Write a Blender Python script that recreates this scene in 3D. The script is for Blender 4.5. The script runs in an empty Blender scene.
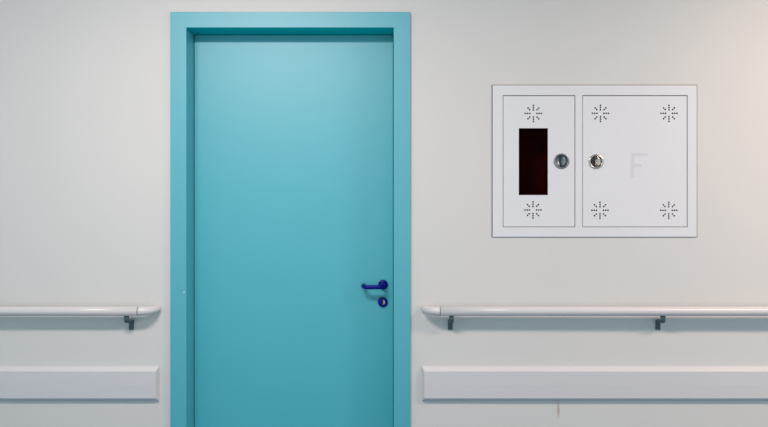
import bpy, bmesh, math
from mathutils import Vector, Matrix

S = 0.0042            # metres per photo pixel on the wall plane
D = 2.85              # camera distance from the wall
ZC = 1.328            # camera height
CX, CY = 388.0, 213.5
sc = bpy.context.scene
COL = sc.collection

def px(u, y=0.0): return (u - CX) * S * (D + y) / D
def pz(v, y=0.0): return ZC - (v - CY) * S * (D + y) / D

# ------------------------------------------------------------------ materials
def srgb(h):
    h = h.lstrip('#'); r = []
    for i in (0, 2, 4):
        c = int(h[i:i+2], 16) / 255
        r.append(c / 12.92 if c <= 0.04045 else ((c + 0.055) / 1.055) ** 2.4)
    return (*r, 1.0)

def mat(name, color, rough=0.5, metal=0.0, var=0.03, scale=6.0, bump=0.0, bump_scale=300.0, spec=0.5, stretch=(1, 1, 1)):
    m = bpy.data.materials.new(name); m.use_nodes = True
    n = m.node_tree.nodes; l = m.node_tree.links
    b = n['Principled BSDF']
    b.inputs['Roughness'].default_value = rough
    b.inputs['Metallic'].default_value = metal
    b.inputs['Specular IOR Level'].default_value = spec
    tc = n.new('ShaderNodeTexCoord'); mp = n.new('ShaderNodeMapping'); mp.inputs['Scale'].default_value = stretch
    l.new(tc.outputs['Object'], mp.inputs['Vector'])
    nz = n.new('ShaderNodeTexNoise'); nz.inputs['Scale'].default_value = scale; nz.inputs['Detail'].default_value = 4
    l.new(mp.outputs['Vector'], nz.inputs['Vector'])
    mx = n.new('ShaderNodeMix'); mx.data_type = 'RGBA'
    c = srgb(color) if isinstance(color, str) else color
    mx.inputs['A'].default_value = (*[x * (1 - var) for x in c[:3]], 1)
    mx.inputs['B'].default_value = (*[min(1, x * (1 + var)) for x in c[:3]], 1)
    l.new(nz.outputs['Fac'], mx.inputs['Factor'])
    l.new(mx.outputs['Result'], b.inputs['Base Color'])
    if bump > 0:
        n2 = n.new('ShaderNodeTexNoise'); n2.inputs['Scale'].default_value = bump_scale; n2.inputs['Detail'].default_value = 2
        l.new(mp.outputs['Vector'], n2.inputs['Vector'])
        bp = n.new('ShaderNodeBump'); bp.inputs['Strength'].default_value = bump; bp.inputs['Distance'].default_value = 0.001
        l.new(n2.outputs['Fac'], bp.inputs['Height']); l.new(bp.outputs['Normal'], b.inputs['Normal'])
    m['mix'] = mx.name
    return m

def add_mark(m, pos, rx, rz, color, amount):
    """a small stain in the paint at a place on the surface (object space)"""
    n = m.node_tree.nodes; l = m.node_tree.links; b = n['Principled BSDF']
    src = b.inputs['Base Color'].links[0].from_socket
    tc = n.new('ShaderNodeTexCoord')
    sub = n.new('ShaderNodeVectorMath'); sub.operation = 'SUBTRACT'; sub.inputs[1].default_value = pos
    l.new(tc.outputs['Object'], sub.inputs[0])
    ml = n.new('ShaderNodeVectorMath'); ml.operation = 'MULTIPLY'; ml.inputs[1].default_value = (1/rx, 1/0.05, 1/rz)
    l.new(sub.outputs[0], ml.inputs[0])
    ln = n.new('ShaderNodeVectorMath'); ln.operation = 'LENGTH'; l.new(ml.outputs[0], ln.inputs[0])
    mr = n.new('ShaderNodeMapRange'); mr.inputs['From Min'].default_value = 1.0; mr.inputs['From Max'].default_value = 0.3
    mr.inputs['To Max'].default_value = amount
    l.new(ln.outputs['Value'], mr.inputs['Value'])
    mx = n.new('ShaderNodeMix'); mx.data_type = 'RGBA'; mx.inputs['B'].default_value = srgb(color)
    l.new(src, mx.inputs['A']); l.new(mr.outputs['Result'], mx.inputs['Factor'])
    l.new(mx.outputs['Result'], b.inputs['Base Color'])

M_wall = mat('wall_paint', '#d1cecc', 0.55, var=0.012, scale=2.5, bump=0.06, bump_scale=220)
add_mark(M_wall, (px(558.3), 0, pz(410)), 0.009, 0.045, '#a08a82', 0.6)
M_door = mat('turquoise_leaf_paint', (0.04,0.40,0.485), 0.6, spec=1.0, var=0.03, scale=3.0, bump=0.03, bump_scale=160)
M_lining_shade = mat('turquoise_frame_shaded', (0.002,0.50,0.50), 0.8, spec=0.0, var=0.02)  # same frame paint, shade put into the colour and gloss left out
M_frame = mat('turquoise_frame_paint', (0.05,0.375,0.46), 0.6, spec=1.0, var=0.02, scale=4.0, bump=0.02, bump_scale=160)
for m_ in (M_door, M_frame):      # lacquer over the paint
    pb = m_.node_tree.nodes['Principled BSDF']
    pb.inputs['Coat Weight'].default_value = 1.0; pb.inputs['Coat IOR'].default_value = 1.68; pb.inputs['Specular IOR Level'].default_value = 0.5; pb.inputs['Coat Roughness'].default_value = 0.46
add_mark(M_frame, (px(185.0), -0.012, pz(292)), 0.005, 0.006, '#c8dcdc', 0.8)
M_blue = mat('navy_blue_nylon', (0.0008,0.0008,0.20), 0.4, var=0.05, spec=0.2)
M_nickel = mat('brushed_nickel', '#b9b4ac', 0.3, 1.0, var=0.1, scale=80)
M_plug = mat('worn_bronze_plug', '#4a372c', 0.45, 0.6, var=0.2, scale=200)
M_darkslot = mat('dark_slot', '#14100e', 0.6)
M_cab = mat('white_powder_coat', '#dad9dd', 0.45, var=0.012, scale=12, bump=0.03, bump_scale=250)
M_seal = mat('grey_brown_sealant', '#948a80', 0.7, var=0.1, scale=30)
M_cavity = mat('dark_red_cabinet_interior', '#560404', 0.6, var=0.25, scale=9)
M_chrome = mat('worn_chrome', '#c9beb8', 0.22, 1.0, var=0.15, scale=120)
M_steel = mat('blue_grey_steel', '#828a90', 0.42, 1.0, var=0.2, scale=150)
M_rail = mat('pale_grey_vinyl', '#cdc9ca', 0.32, var=0.01, scale=8)
M_guard = mat('pale_grey_guard_vinyl', '#cccacd', 0.38, var=0.012, scale=5, stretch=(1, 1, 40))
M_brk = mat('dark_slate_bracket', '#40525a', 0.45, var=0.08, scale=60)
M_seam = mat('dark_rubber_seam', '#5b6064', 0.6)
M_letter = mat('faded_grey_ink', '#cfcfd5', 0.5, var=0.02)
M_floor = mat('blue_green_vinyl_floor', '#4a6a88', 0.35, var=0.05, scale=4)
M_ceil = mat('white_ceiling_paint', '#e4e2de', 0.8, var=0.02)

def glass(name, tint):
    m = bpy.data.materials.new(name); m.use_nodes = True
    n = m.node_tree.nodes; l = m.node_tree.links
    n.remove(n['Principled BSDF'])
    t = n.new('ShaderNodeBsdfTransparent'); t.inputs['Color'].default_value = tint
    g = n.new('ShaderNodeBsdfGlossy'); g.inputs['Roughness'].default_value = 0.05
    fr = n.new('ShaderNodeFresnel'); fr.inputs['IOR'].default_value = 1.06
    mx = n.new('ShaderNodeMixShader')
    l.new(fr.outputs[0], mx.inputs[0]); l.new(t.outputs[0], mx.inputs[1]); l.new(g.outputs[0], mx.inputs[2])
    l.new(mx.outputs[0], n['Material Output'].inputs['Surface'])
    return m
M_glass = glass('dark_tinted_glass', (0.75, 0.5, 0.5, 1))

# ------------------------------------------------------------------ mesh helpers
def link(name, me, m, parent=None):
    o = bpy.data.objects.new(name, me); COL.objects.link(o)
    if m and not me.materials: me.materials.append(m)
    if parent: o.parent = parent
    return o

def empty(name, loc=(0, 0, 0)):
    o = bpy.data.objects.new(name, None); COL.objects.link(o); o.empty_display_size = 0.05
    return o

def tag(o, label=None, cat=None, group=None, kind=None):
    if label: o['label'] = label
    if cat: o['category'] = cat
    if group: o['group'] = group
    if kind: o['kind'] = kind
    return o

def finish(bm, name, m, parent=None, bevel=0.0, seg=2, smooth=False):
    bmesh.ops.remove_doubles(bm, verts=bm.verts, dist=1e-6)
    bmesh.ops.recalc_face_normals(bm, faces=bm.faces)
    if bevel > 0:
        es = [e for e in bm.edges if len(e.link_faces) == 2 and e.calc_face_angle(0) > 0.5]
        bmesh.ops.bevel(bm, geom=es, offset=bevel, segments=seg, affect='EDGES', profile=0.5)
    if smooth:
        for f in bm.faces: f.smooth = True
    me = bpy.data.meshes.new(name); bm.to_mesh(me); bm.free()
    return link(name, me, m, parent)

def box(bm, x0, x1, y0, y1, z0, z1):
    v = [bm.verts.new(p) for p in ((x0,y0,z0),(x1,y0,z0),(x1,y1,z0),(x0,y1,z0),(x0,y0,z1),(x1,y0,z1),(x1,y1,z1),(x0,y1,z1))]
    for f in ((0,1,2,3),(4,5,6,7),(0,1,5,4),(1,2,6,5),(2,3,7,6),(3,0,4,7)):
        bm.faces.new([v[i] for i in f])

def holed_slab(bm, xs, zs, solid, y0, y1):
    """slab of constant thickness made of grid cells; solid(i,j) says whether the cell is filled"""
    nx, nz = len(xs) - 1, len(zs) - 1
    vv = {}
    def V(i, k, j):
        if (i, k, j) not in vv: vv[(i, k, j)] = bm.verts.new((xs[i], (y0, y1)[k], zs[j]))
        return vv[(i, k, j)]
    s = lambda i, j: 0 <= i < nx and 0 <= j < nz and solid(i, j)
    for i in range(nx):
        for j in range(nz):
            if not s(i, j): continue
            bm.faces.new([V(i,0,j), V(i+1,0,j), V(i+1,0,j+1), V(i,0,j+1)])
            bm.faces.new([V(i,1,j), V(i+1,1,j), V(i+1,1,j+1), V(i,1,j+1)])
            if not s(i-1, j): bm.faces.new([V(i,0,j), V(i,1,j), V(i,1,j+1), V(i,0,j+1)])
            if not s(i+1, j): bm.faces.new([V(i+1,0,j), V(i+1,1,j), V(i+1,1,j+1), V(i+1,0,j+1)])
            if not s(i, j-1): bm.faces.new([V(i,0,j), V(i+1,0,j), V(i+1,1,j), V(i,1,j)])
            if not s(i, j+1): bm.faces.new([V(i,0,j+1), V(i+1,0,j+1), V(i+1,1,j+1), V(i,1,j+1)])

def sweep(bm, path, radii, n=20, cap=True):
    """round tube along a path with a radius per point"""
    pts = [Vector(p) for p in path]; rings = []
    up = Vector((0, 0, 1))
    for i, p in enumerate(pts):
        t = (pts[min(i+1, len(pts)-1)] - pts[max(i-1, 0)]).normalized()
        a = t.cross(up)
        if a.length < 1e-4: a = Vector((1, 0, 0))
        a.normalize(); b = a.cross(t).normalized()
        r = radii[i] if hasattr(radii, '__len__') else radii
        rings.append([bm.verts.new(p + a * r * math.cos(2*math.pi*k/n) + b * r * math.sin(2*math.pi*k/n)) for k in range(n)])
    for A, B in zip(rings, rings[1:]):
        for k in range(n):
            f = bm.faces.new([A[k], A[(k+1) % n], B[(k+1) % n], B[k]]); f.smooth = True
    if cap:
        bm.faces.new(rings[0]); bm.faces.new(rings[-1])

def lathe(bm, cx, cz, prof, n=40):
    """profile of (radius, y) turned about an axis along y"""
    rings = []
    for r, y in prof:
        if r < 1e-6: rings.append([bm.verts.new((cx, y, cz))])
        else: rings.append([bm.verts.new((cx + r*math.cos(2*math.pi*k/n), y, cz + r*math.sin(2*math.pi*k/n))) for k in range(n)])
    for A, B in zip(rings, rings[1:]):
        for k in range(n):
            k2 = (k + 1) % n
            if len(A) == 1 and len(B) == 1: continue
            if len(A) == 1: f = bm.faces.new([A[0], B[k], B[k2]])
            elif len(B) == 1: f = bm.faces.new([A[k], A[k2], B[0]])
            else: f = bm.faces.new([A[k], A[k2], B[k2], B[k]])
            f.smooth = True

def extrude_poly(bm, pts, y0, y1):
    """flat outline of (x,z) points given thickness along y"""
    a = [bm.verts.new((x, y0, z)) for x, z in pts]; b = [bm.verts.new((x, y1, z)) for x, z in pts]
    bm.faces.new(a); bm.faces.new(b)
    for i in range(len(pts)):
        j = (i + 1) % len(pts); bm.faces.new([a[i], a[j], b[j], b[i]])

# ------------------------------------------------------------------ key measures
FP = 0.014                         # door frame stands proud of the wall
LEAF = 0.098                       # depth of the leaf face behind the wall plane
xo0, xo1 = px(170.2, -FP), px(410.2, -FP)
xi0, xi1 = px(186.3, -FP), px(393.7, -FP)
zo, zi = pz(11.8, -FP), pz(27.5, -FP)
WT = 0.22                          # wall thickness
cx0, cx1, cz1, cz0 = px(492.8, -.006), px(696.8, -.006), pz(85.4, -.006), pz(236.9, -.006)

# ------------------------------------------------------------------ setting
XL, XR, HC = -3.4, 3.4, 2.66
bm = bmesh.new()
xs = [XL, xi0-0.03, xi1+0.03, cx0+0.02, cx1-0.02, XR]
zs = [0, cz0+0.02, cz1-0.02, zi+0.03, HC]
holed_slab(bm, xs, zs, lambda i, j: not ((i == 1 and j < 3) or (i == 3 and j == 1)), 0.0, WT)
tag(finish(bm, 'wall_back', M_wall), 'off-white painted corridor wall behind the door and the handrails', 'wall', kind='structure')
bm = bmesh.new(); box(bm, XL, XR, -4.2, WT, -0.05, 0.0)
tag(finish(bm, 'floor', M_floor), 'blue-green corridor floor at the foot of the wall', 'floor', kind='structure')
bm = bmesh.new(); box(bm, XL, XR, -4.2, WT, HC, HC+0.05)
tag(finish(bm, 'ceiling', M_ceil), 'white corridor ceiling above the wall', 'ceiling', kind='structure')

# ------------------------------------------------------------------ door
door = empty('door_1')
tag(door, 'turquoise flush door in a matching frame with dark blue lever handle', 'door', kind='structure')
# frame: mitred casing with a deep lining and a stop
bm = bmesh.new()
def loop(x0, x1, zt, y):            # U-shaped open loop
    return [bm.verts.new(p) for p in ((x0, y, 0.0), (x0, y, zt), (x1, y, zt), (x1, y, 0.0))]
e = 0.0008
Ls = [loop(xo0, xo1, zo, -0.0003), loop(xo0, xo1, zo, -FP+e), loop(xo0+e, xo1-e, zo-e, -FP),
      loop(xi0-e, xi1+e, zi+e, -FP), loop(xi0, xi1, zi, -FP+e), loop(xi0, xi1, zi, LEAF+0.046),
      loop(xi0+0.014, xi1-0.014, zi-0.014, LEAF+0.046), loop(xi0+0.014, xi1-0.014, zi-0.014, WT),
      loop(xi0-0.028, xi1+0.028, zi+0.028, WT), loop(xi0-0.028, xi1+0.028, zi+0.028, -0.0003)]
for A, B in zip(Ls, Ls[1:] + Ls[:1]):
    for k in range(3): bm.faces.new([A[k], A[k+1], B[k+1], B[k]])
for k in (0, 3): bm.faces.new([L[k] for L in Ls])
frame = finish(bm, 'door_frame', M_frame, door)
frame.data.materials.append(M_lining_shade)
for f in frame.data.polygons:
    if abs(f.normal.y) < 0.1 and f.center.y > 0.02 and f.center.x > xi0 + 0.01: f.material_index = 1  # head underside and right reveal take the shade-coloured copy
# leaf
g = 0.0022
bm = bmesh.new(); box(bm, xi0+g, xi1-g, LEAF, LEAF+0.042, 0.006, zi-g)
leaf = finish(bm, 'door_leaf', M_door, door, bevel=0.0012, seg=2)
# lever handle
hx, hz = px(383.0, LEAF), pz(284.6, LEAF)
hnd = None
bm = bmesh.new()
R = 0.0213
lathe(bm, hx, hz, [(0, LEAF), (R, LEAF), (R, LEAF-0.006), (R-0.001, LEAF-0.0085), (R-0.0035, LEAF-0.0095), (0.0105, LEAF-0.0095), (0.0105, LEAF-0.012), (0, LEAF-0.012)])
hnd = finish(bm, 'lever_handle', M_blue, door)
bm = bmesh.new()
so = 0.056; rl = 0.0092; xt = px(363.2, LEAF-so)
path = [(hx, LEAF-0.010, hz), (hx, LEAF-so+0.020, hz)]
for k in range(1, 9):
    a = k/8*math.pi/2; path.append((hx-0.020*(1-math.cos(a)), LEAF-so+0.020-0.020*math.sin(a), hz-0.0050*k/8))
path.append((xt+0.03, LEAF-so, hz-0.0054))
for k in range(0, 9):
    a = k/8*math.pi/2; path.append((xt+0.020-0.020*math.sin(a), LEAF-so+0.020*(1-math.cos(a)), hz-0.0054+0.0022*k/8))
path += [(xt, LEAF-0.017, hz-0.0024), (xt, LEAF-0.010, hz-0.002), (xt, LEAF-0.007, hz-0.002)]
rad = [rl]*(len(path)-2) + [rl*0.95, rl*0.6]
sweep(bm, path, rad, 20)
finish(bm, 'lever', M_blue, hnd)
# escutcheon with euro cylinder
ex, ez = px(382.8, LEAF), pz(302.0, LEAF)
bm = bmesh.new()
lathe(bm, ex, ez, [(0, LEAF), (R, LEAF), (R, LEAF-0.006), (R-0.001, LEAF-0.0085), (R-0.0035, LEAF-0.0095), (0.0, LEAF-0.0095)])
esc = finish(bm, 'lock_escutcheon', M_blue, door)
bm = bmesh.new()
pts = []
for k in range(25):
    a = 2*math.pi*k/25; pts.append((ex+0.0030+0.0068*math.cos(a), ez+0.0002+0.0100*math.sin(a)))
extrude_poly(bm, pts, LEAF-0.0125, LEAF-0.0095)
cyl = finish(bm, 'lock_cylinder', M_nickel, esc, bevel=0.0004, seg=1)
tag(cyl, 'nickel key cylinder')
bm = bmesh.new(); box(bm, ex-0.0040, ex+0.0022, LEAF-0.0130, LEAF-0.0095, ez-0.0135, ez+0.0125)
finish(bm, 'keyhole', M_plug, esc)

# ------------------------------------------------------------------ fire cabinet
cab = empty('fire_cabinet')
tag(cab, 'white recessed two-door wall cabinet with dark window and round latches right of the door', 'cabinet')
YF = -0.006; YD = -0.0035
dl = (px(503.4, YD), px(574.6, YD)); dr = (px(582.9, YD), px(686.8, YD)); dz = (pz(226.6, YD), pz(96.0, YD))
gp = 0.0026
bm = bmesh.new()
xs = [cx0, dl[0]-gp, dl[1]+gp, dr[0]-gp, dr[1]+gp, cx1]; zs = [cz0, dz[0]-gp, dz[1]+gp, cz1]
holed_slab(bm, xs, zs, lambda i, j: not (j == 1 and i in (1, 3)), YF, -0.0004)
finish(bm, 'cabinet_frame', M_cab, cab, bevel=0.0008, seg=1)
bm = bmesh.new()
b = 0.0042
holed_slab(bm, [cx0-b, cx0+0.004, cx1-0.004, cx1+b], [cz0-b*0.4, cz0+0.004, cz1-0.004, cz1+b], lambda i, j: not (i == 1 and j == 1), -0.0014, -0.0002)
tag(finish(bm, 'sealant_bead', M_seal, cab), 'grey-brown sealant line')
# recessed steel box: five sheets with a middle partition
bm = bmesh.new()
bx0, bx1, bz0, bz1 = cx0+0.021, cx1-0.021, cz0+0.021, cz1-0.021
xm = (dl[1]+dr[0])/2; w = 0.0015; yb = 0.17; y0 = 0.022
box(bm, bx0, bx1, yb-w, yb, bz0, bz1)
box(bm, bx0, bx0+w, y0, yb-w, bz0, bz1); box(bm, bx1-w, bx1, y0, yb-w, bz0, bz1)
box(bm, bx0+w, bx1-w, y0, yb-w, bz0, bz0+w); box(bm, bx0+w, bx1-w, y0, yb-w, bz1-w, bz1)
box(bm, xm-w/2, xm+w/2, y0, yb-w, bz0+w, bz1-w)
me_ = finish(bm, 'cabinet_box', M_cavity, cab)

DOTS = [(r, a) for a in (0, 90, 180, 270) for r in (3.5, 5.75, 8.0)] + [(r, a) for a in (45, 135, 225, 315) for r in (5.3, 7.6)]
def cabinet_door(xr, patterns, window=None, gl=None):
    bm = bmesh.new()
    if window:
        xs = [xr[0], window[0], window[1], xr[1]]; zs = [dz[0], window[2], window[3], dz[1]]
        holed_slab(bm, xs, zs, lambda i, j: not (i == 1 and j == 1), YD, YD+0.0016)
    else:
        holed_slab(bm, [xr[0], xr[1]], [dz[0], dz[1]], lambda i, j: True, YD, YD+0.0016)
    o = finish(bm, 'cabinet_door', M_cab, cab)
    bm = bmesh.new()
    for (u, v) in patterns:
        for r, a in DOTS:
            cx = px(u, YD) + r*S*math.cos(math.radians(a)); cz = pz(v, YD) + r*S*math.sin(math.radians(a))
            n = 12; rr = 0.0037
            pts = [(cx+rr*math.cos(2*math.pi*k/n), cz+rr*math.sin(2*math.pi*k/n)) for k in range(n)]
            extrude_poly(bm, pts, YD-0.01, YD+0.01)
    bmesh.ops.recalc_face_normals(bm, faces=bm.faces)
    me = bpy.data.meshes.new('cut'); bm.to_mesh(me); bm.free()
    c = bpy.data.objects.new('cut', me); COL.objects.link(c)
    md = o.modifiers.new('holes', 'BOOLEAN'); md.object = c; md.operation = 'DIFFERENCE'; md.solver = 'EXACT'
    dg = bpy.context.evaluated_depsgraph_get(); dg.update()
    new = bpy.data.meshes.new_from_object(o.evaluated_get(dg)); o.modifiers.clear(); o.data = new
    bpy.data.objects.remove(c); bpy.data.meshes.remove(me)
    # folded edge of the door sheet
    bm = bmesh.new(); t = 0.0012
    holed_slab(bm, [xr[0], xr[0]+t, xr[1]-t, xr[1]], [dz[0], dz[0]+t, dz[1]-t, dz[1]], lambda i, j: not (i == 1 and j == 1), YD+0.0016, YD+0.018)
    finish(bm, 'folded_edge', M_cab, o)
    return o
win = (px(518.8, YD), px(547.9, YD), pz(195.1, YD), pz(128.2, YD))
d1 = cabinet_door(dl, [(533.4, 113.4), (533.0, 210.0)], win)
tag(d1, 'narrow cabinet door with a tall dark window')
d2 = cabinet_door(dr, [(600.5, 113.3), (669.0, 113.3), (600.0, 210.3), (668.8, 210.3)])
tag(d2, 'wide plain cabinet door with faint letter F')
bm = bmesh.new(); box(bm, win[0]-0.008, win[1]+0.008, YD+0.0022, YD+0.0052, win[2]-0.008, win[3]+0.008)
tag(finish(bm, 'window_pane', M_glass, d1), 'dark window pane')
# ghost letter F
bm = bmesh.new()
fu0, fu1, fu2, fu3 = 630.6, 634.4, 647.6, 641.5
pts = [(fu0,153.0),(fu2,153.0),(fu2,156.2),(fu1,156.2),(fu1,163.8),(fu3,163.8),(fu3,167.0),(fu1,167.0),(fu1,177.5),(fu0,177.5)]
extrude_poly(bm, [(px(u, YD), pz(v, YD)) for u, v in pts], YD-0.0002, YD)
tag(finish(bm, 'letter', M_letter, d2), 'faint grey letter F')

def latch(u, v, rad, m, parent, label, tilt):
    x, z = px(u, YD), pz(v, YD)
    y = YD
    bm = bmesh.new()    # dished ring
    r = rad
    lathe(bm, x, z, [(r, y), (r, y-0.002), (r-0.002, y-0.0036), (r-0.0055, y-0.0036), (r-0.0075, y-0.0018), (r-0.008, y-0.0002), (0, y-0.0002)])
    la = finish(bm, 'turn_latch', m, parent); tag(la, label)
    ri = r - 0.0078
    bm = bmesh.new()    # dark crescent well left of the grip
    pts = [(x-0.10*r, z-0.74*r), (x-0.10*r, z+0.76*r), (x-0.22*r, z+0.70*r)]
    pts += [(x-(0.10+tilt*0.55)*r, z+0.36*r), (x-(0.10+tilt)*r, z+0.02*r), (x-(0.10+tilt*0.60)*r, z-0.34*r), (x-0.20*r, z-0.68*r)]
    extrude_poly(bm, pts, y-0.0012, y-0.0003)
    finish(bm, 'grip_recess', M_darkslot, la)
    bm = bmesh.new()    # D-shaped turning grip
    pts = []
    for k in range(17):
        a = math.radians(-80 + k*160/16); pts.append((x + 0.0005 + ri*0.62*math.cos(a), z + ri*0.80*math.sin(a)))
    extrude_poly(bm, pts, y-0.0075, y-0.0003)
    gr = finish(bm, 'turning_grip', m, la, bevel=0.0012, seg=2)
    bm = bmesh.new()    # curved slot round the grip
    po = [(x+0.002 + ri*0.98*math.cos(math.radians(a)), z + ri*0.98*math.sin(math.radians(a))) for a in range(-65, 66, 10)]
    pi_ = [(x+0.002 + ri*0.80*math.cos(math.radians(a)), z + ri*0.80*math.sin(math.radians(a))) for a in range(65, -66, -10)]
    extrude_poly(bm, po + pi_, y-0.0010, y-0.0003)
    finish(bm, 'grip_slot', M_darkslot, la)
latch(561.5, 161.2, 7.7*S, M_steel, d1, 'blue-grey round turn latch', 0.24)
latch(596.1, 161.6, 7.4*S, M_chrome, d2, 'chrome round turn latch', 0.5)

# ------------------------------------------------------------------ handrails
SO = 0.055; RR = 0.0190
zr = pz(311.3, -SO)
def bracket(u_wall, parent):
    x = px(u_wall)
    bm = bmesh.new(); bw = 0.0095
    zt, zb = pz(319.4), pz(329.6)
    za0, za1 = pz(321.5), pz(319.5)
    box(bm, x-bw, x+bw, -0.006, 0.0, zb, zt)
    o = finish(bm, 'bracket', M_brk, parent, bevel=0.001, seg=1)
    # flat bar bent from the wall plate out and up to the tube
    t = 0.004; zc = (za0+za1)/2; rb = 0.016; bw = 0.0093
    cen = [(-0.006, zc, 0, 1), (-SO+rb, zc, 0, 1)]
    for k in range(1, 9):
        a = k/8*math.pi/2
        cen.append((-SO+rb-rb*math.sin(a), zc+rb-rb*math.cos(a), math.sin(a), math.cos(a)))
    cen.append((-SO, zr-RR*0.9, 1, 0))
    outl = [(y+ny*t, z+nz*t) for y, z, ny, nz in cen] + [(y-ny*t, z-nz*t) for y, z, ny, nz in reversed(cen)]
    bm = bmesh.new()
    a_ = [bm.verts.new((x-bw, y, z)) for y, z in outl]; b_ = [bm.verts.new((x+bw, y, z)) for y, z in outl]
    bm.faces.new(a_); bm.faces.new(b_)
    for i in range(len(outl)):
        j = (i+1) % len(outl); bm.faces.new([a_[i], a_[j], b_[j], b_[i]])
    finish(bm, 'bracket_arm', M_brk, o)
def handrail(u_tip, u_seam, x_far, sgn, brackets, label):
    root = empty('handrail'); tag(root, label, 'handrail', 'wall handrails')
    xs_ = px(u_seam, -SO)
    bm = bmesh.new(); n = 8
    sweep(bm, [(xs_ + (x_far-xs_)*k/n, -SO, zr) for k in range(n+1)], RR, 40)
    finish(bm, 'rail_tube', M_rail, root)
    bm = bmesh.new(); sweep(bm, [(xs_+sgn*0.0012, -SO, zr), (xs_-sgn*0.0022, -SO, zr)], RR*0.965, 40)
    finish(bm, 'seam_ring', M_seam, root)
    # end return: bends to the wall and narrows
    xt = px(u_tip)
    Rt = 0.0125
    xc = xt + sgn*Rt
    L = abs(xs_ - xc)
    bm = bmesh.new(); path = []; rad = []
    N = 22
    x0 = xs_ - sgn*0.0022
    for k in range(N+1):
        a = k/N*math.pi/2
        f = k/N
        path.append((x0 + (xc-x0)*(math.sin(a)), -SO + (SO-0.0002)*(1-math.cos(a)), zr + 0.004*f*f))
        rad.append(RR + (Rt-RR)*f**1.4)
    sweep(bm, path, rad, 40)
    finish(bm, 'end_cap', M_rail, root)
    for u in brackets: bracket(u, root)
    return root
handrail(161.0, 138.2, -3.35, -1, [131.6, -78.0], 'tubular pale grey handrail on the wall left of the turquoise door')
handrail(421.4, 440.4, 3.35, 1, [450.2, 657.6, 867.0], 'tubular pale grey handrail on the wall below the white cabinet')

# ------------------------------------------------------------------ bumper guards
def guard(u_wall, x_far, sgn, label):
    root = empty('bumper_rail'); tag(root, label, 'bumper rail', 'wall bumper guards')
    T = 0.022; ch = 0.009
    zt, zb = pz(366.4), pz(400.9)
    ztf, zbf = pz(370.0), pz(397.2)
    zm = (ztf*0.45+zbf*0.55)
    prof = [(0.0, zt), (-0.004, zt-0.0015), (-T+0.002, ztf+0.0012), (-T, ztf-0.0012), (-T-0.0005, zm+0.002), (-T-0.0003, zm-0.003), (-T, zbf+0.0012), (-T+0.002, zbf-0.0012), (-0.004, zb+0.0015), (0.0, zb)]
    xw = px(u_wall); xe = xw + sgn*ch
    bm = bmesh.new()
    a = [bm.verts.new((xe, y, z)) for y, z in prof]; b = [bm.verts.new((x_far, y, z)) for y, z in prof]
    for i in range(len(prof)):
        j = (i+1) % len(prof); bm.faces.new([a[i], a[j], b[j], b[i]])
    bm.faces.new(a); bm.faces.new(b)
    finish(bm, 'guard_panel', M_guard, root)
    bm = bmesh.new()    # sloped end
    a = [bm.verts.new((xe, y, z)) for y, z in prof]
    b = [bm.verts.new((xw + sgn*ch*min(1, (-y/T)), y, z)) for y, z in prof]
    for i in range(len(prof)-1):
        try: bm.faces.new([a[i], a[i+1], b[i+1], b[i]])
        except Exception: pass
    bm.faces.new(b); bm.faces.new(a); bm.faces.new([a[0], b[0], b[-1], a[-1]])
    finish(bm, 'end_cap', M_guard, root)
guard(159.8, -3.35, -1, 'flat pale grey bumper guard on the wall left of the turquoise door')
guard(421.9, 3.35, 1, 'flat pale grey bumper guard on the wall right of the turquoise door')

# ------------------------------------------------------------------ light
def area(name, loc, rot, sx, sy, power, color):
    L = bpy.data.lights.new(name, 'AREA'); L.shape = 'RECTANGLE'; L.size = sx; L.size_y = sy
    L.energy = power; L.color = color
    o = bpy.data.objects.new(name, L); COL.objects.link(o); o.location = loc; o.rotation_euler = rot
    return o
TILT = math.radians(8)
area('ceiling_lamp', (-0.72, -1.60, 2.58), (TILT, 0, 0), 1.0, 0.24, 46, (1.0, 0.88, 0.85))
area('ceiling_lamp', (2.5, -1.45, 2.58), (TILT, 0, 0), 1.2, 0.24, 58, (1.0, 0.74, 0.63))

w = bpy.data.worlds.new('World'); sc.world = w; w.use_nodes = True
bg = w.node_tree.nodes['Background']
bg.inputs['Color'].default_value = (0.765, 0.98, 1.0, 1); bg.inputs['Strength'].default_value = 0.83

cam = bpy.data.cameras.new('camera'); co = bpy.data.objects.new('camera', cam); COL.objects.link(co)
co.location = (0, -D, ZC); co.rotation_euler = (math.pi/2, 0, 0)
cam.sensor_width = 36; cam.lens = 36 * D / (768 * S); cam.clip_start = 0.05
cam.shift_x = (384.0 - CX) / 768
sc.camera = co
sc.view_settings.view_transform = 'Standard'
sc.view_settings.look = 'None'
sc.view_settings.exposure = 0.0
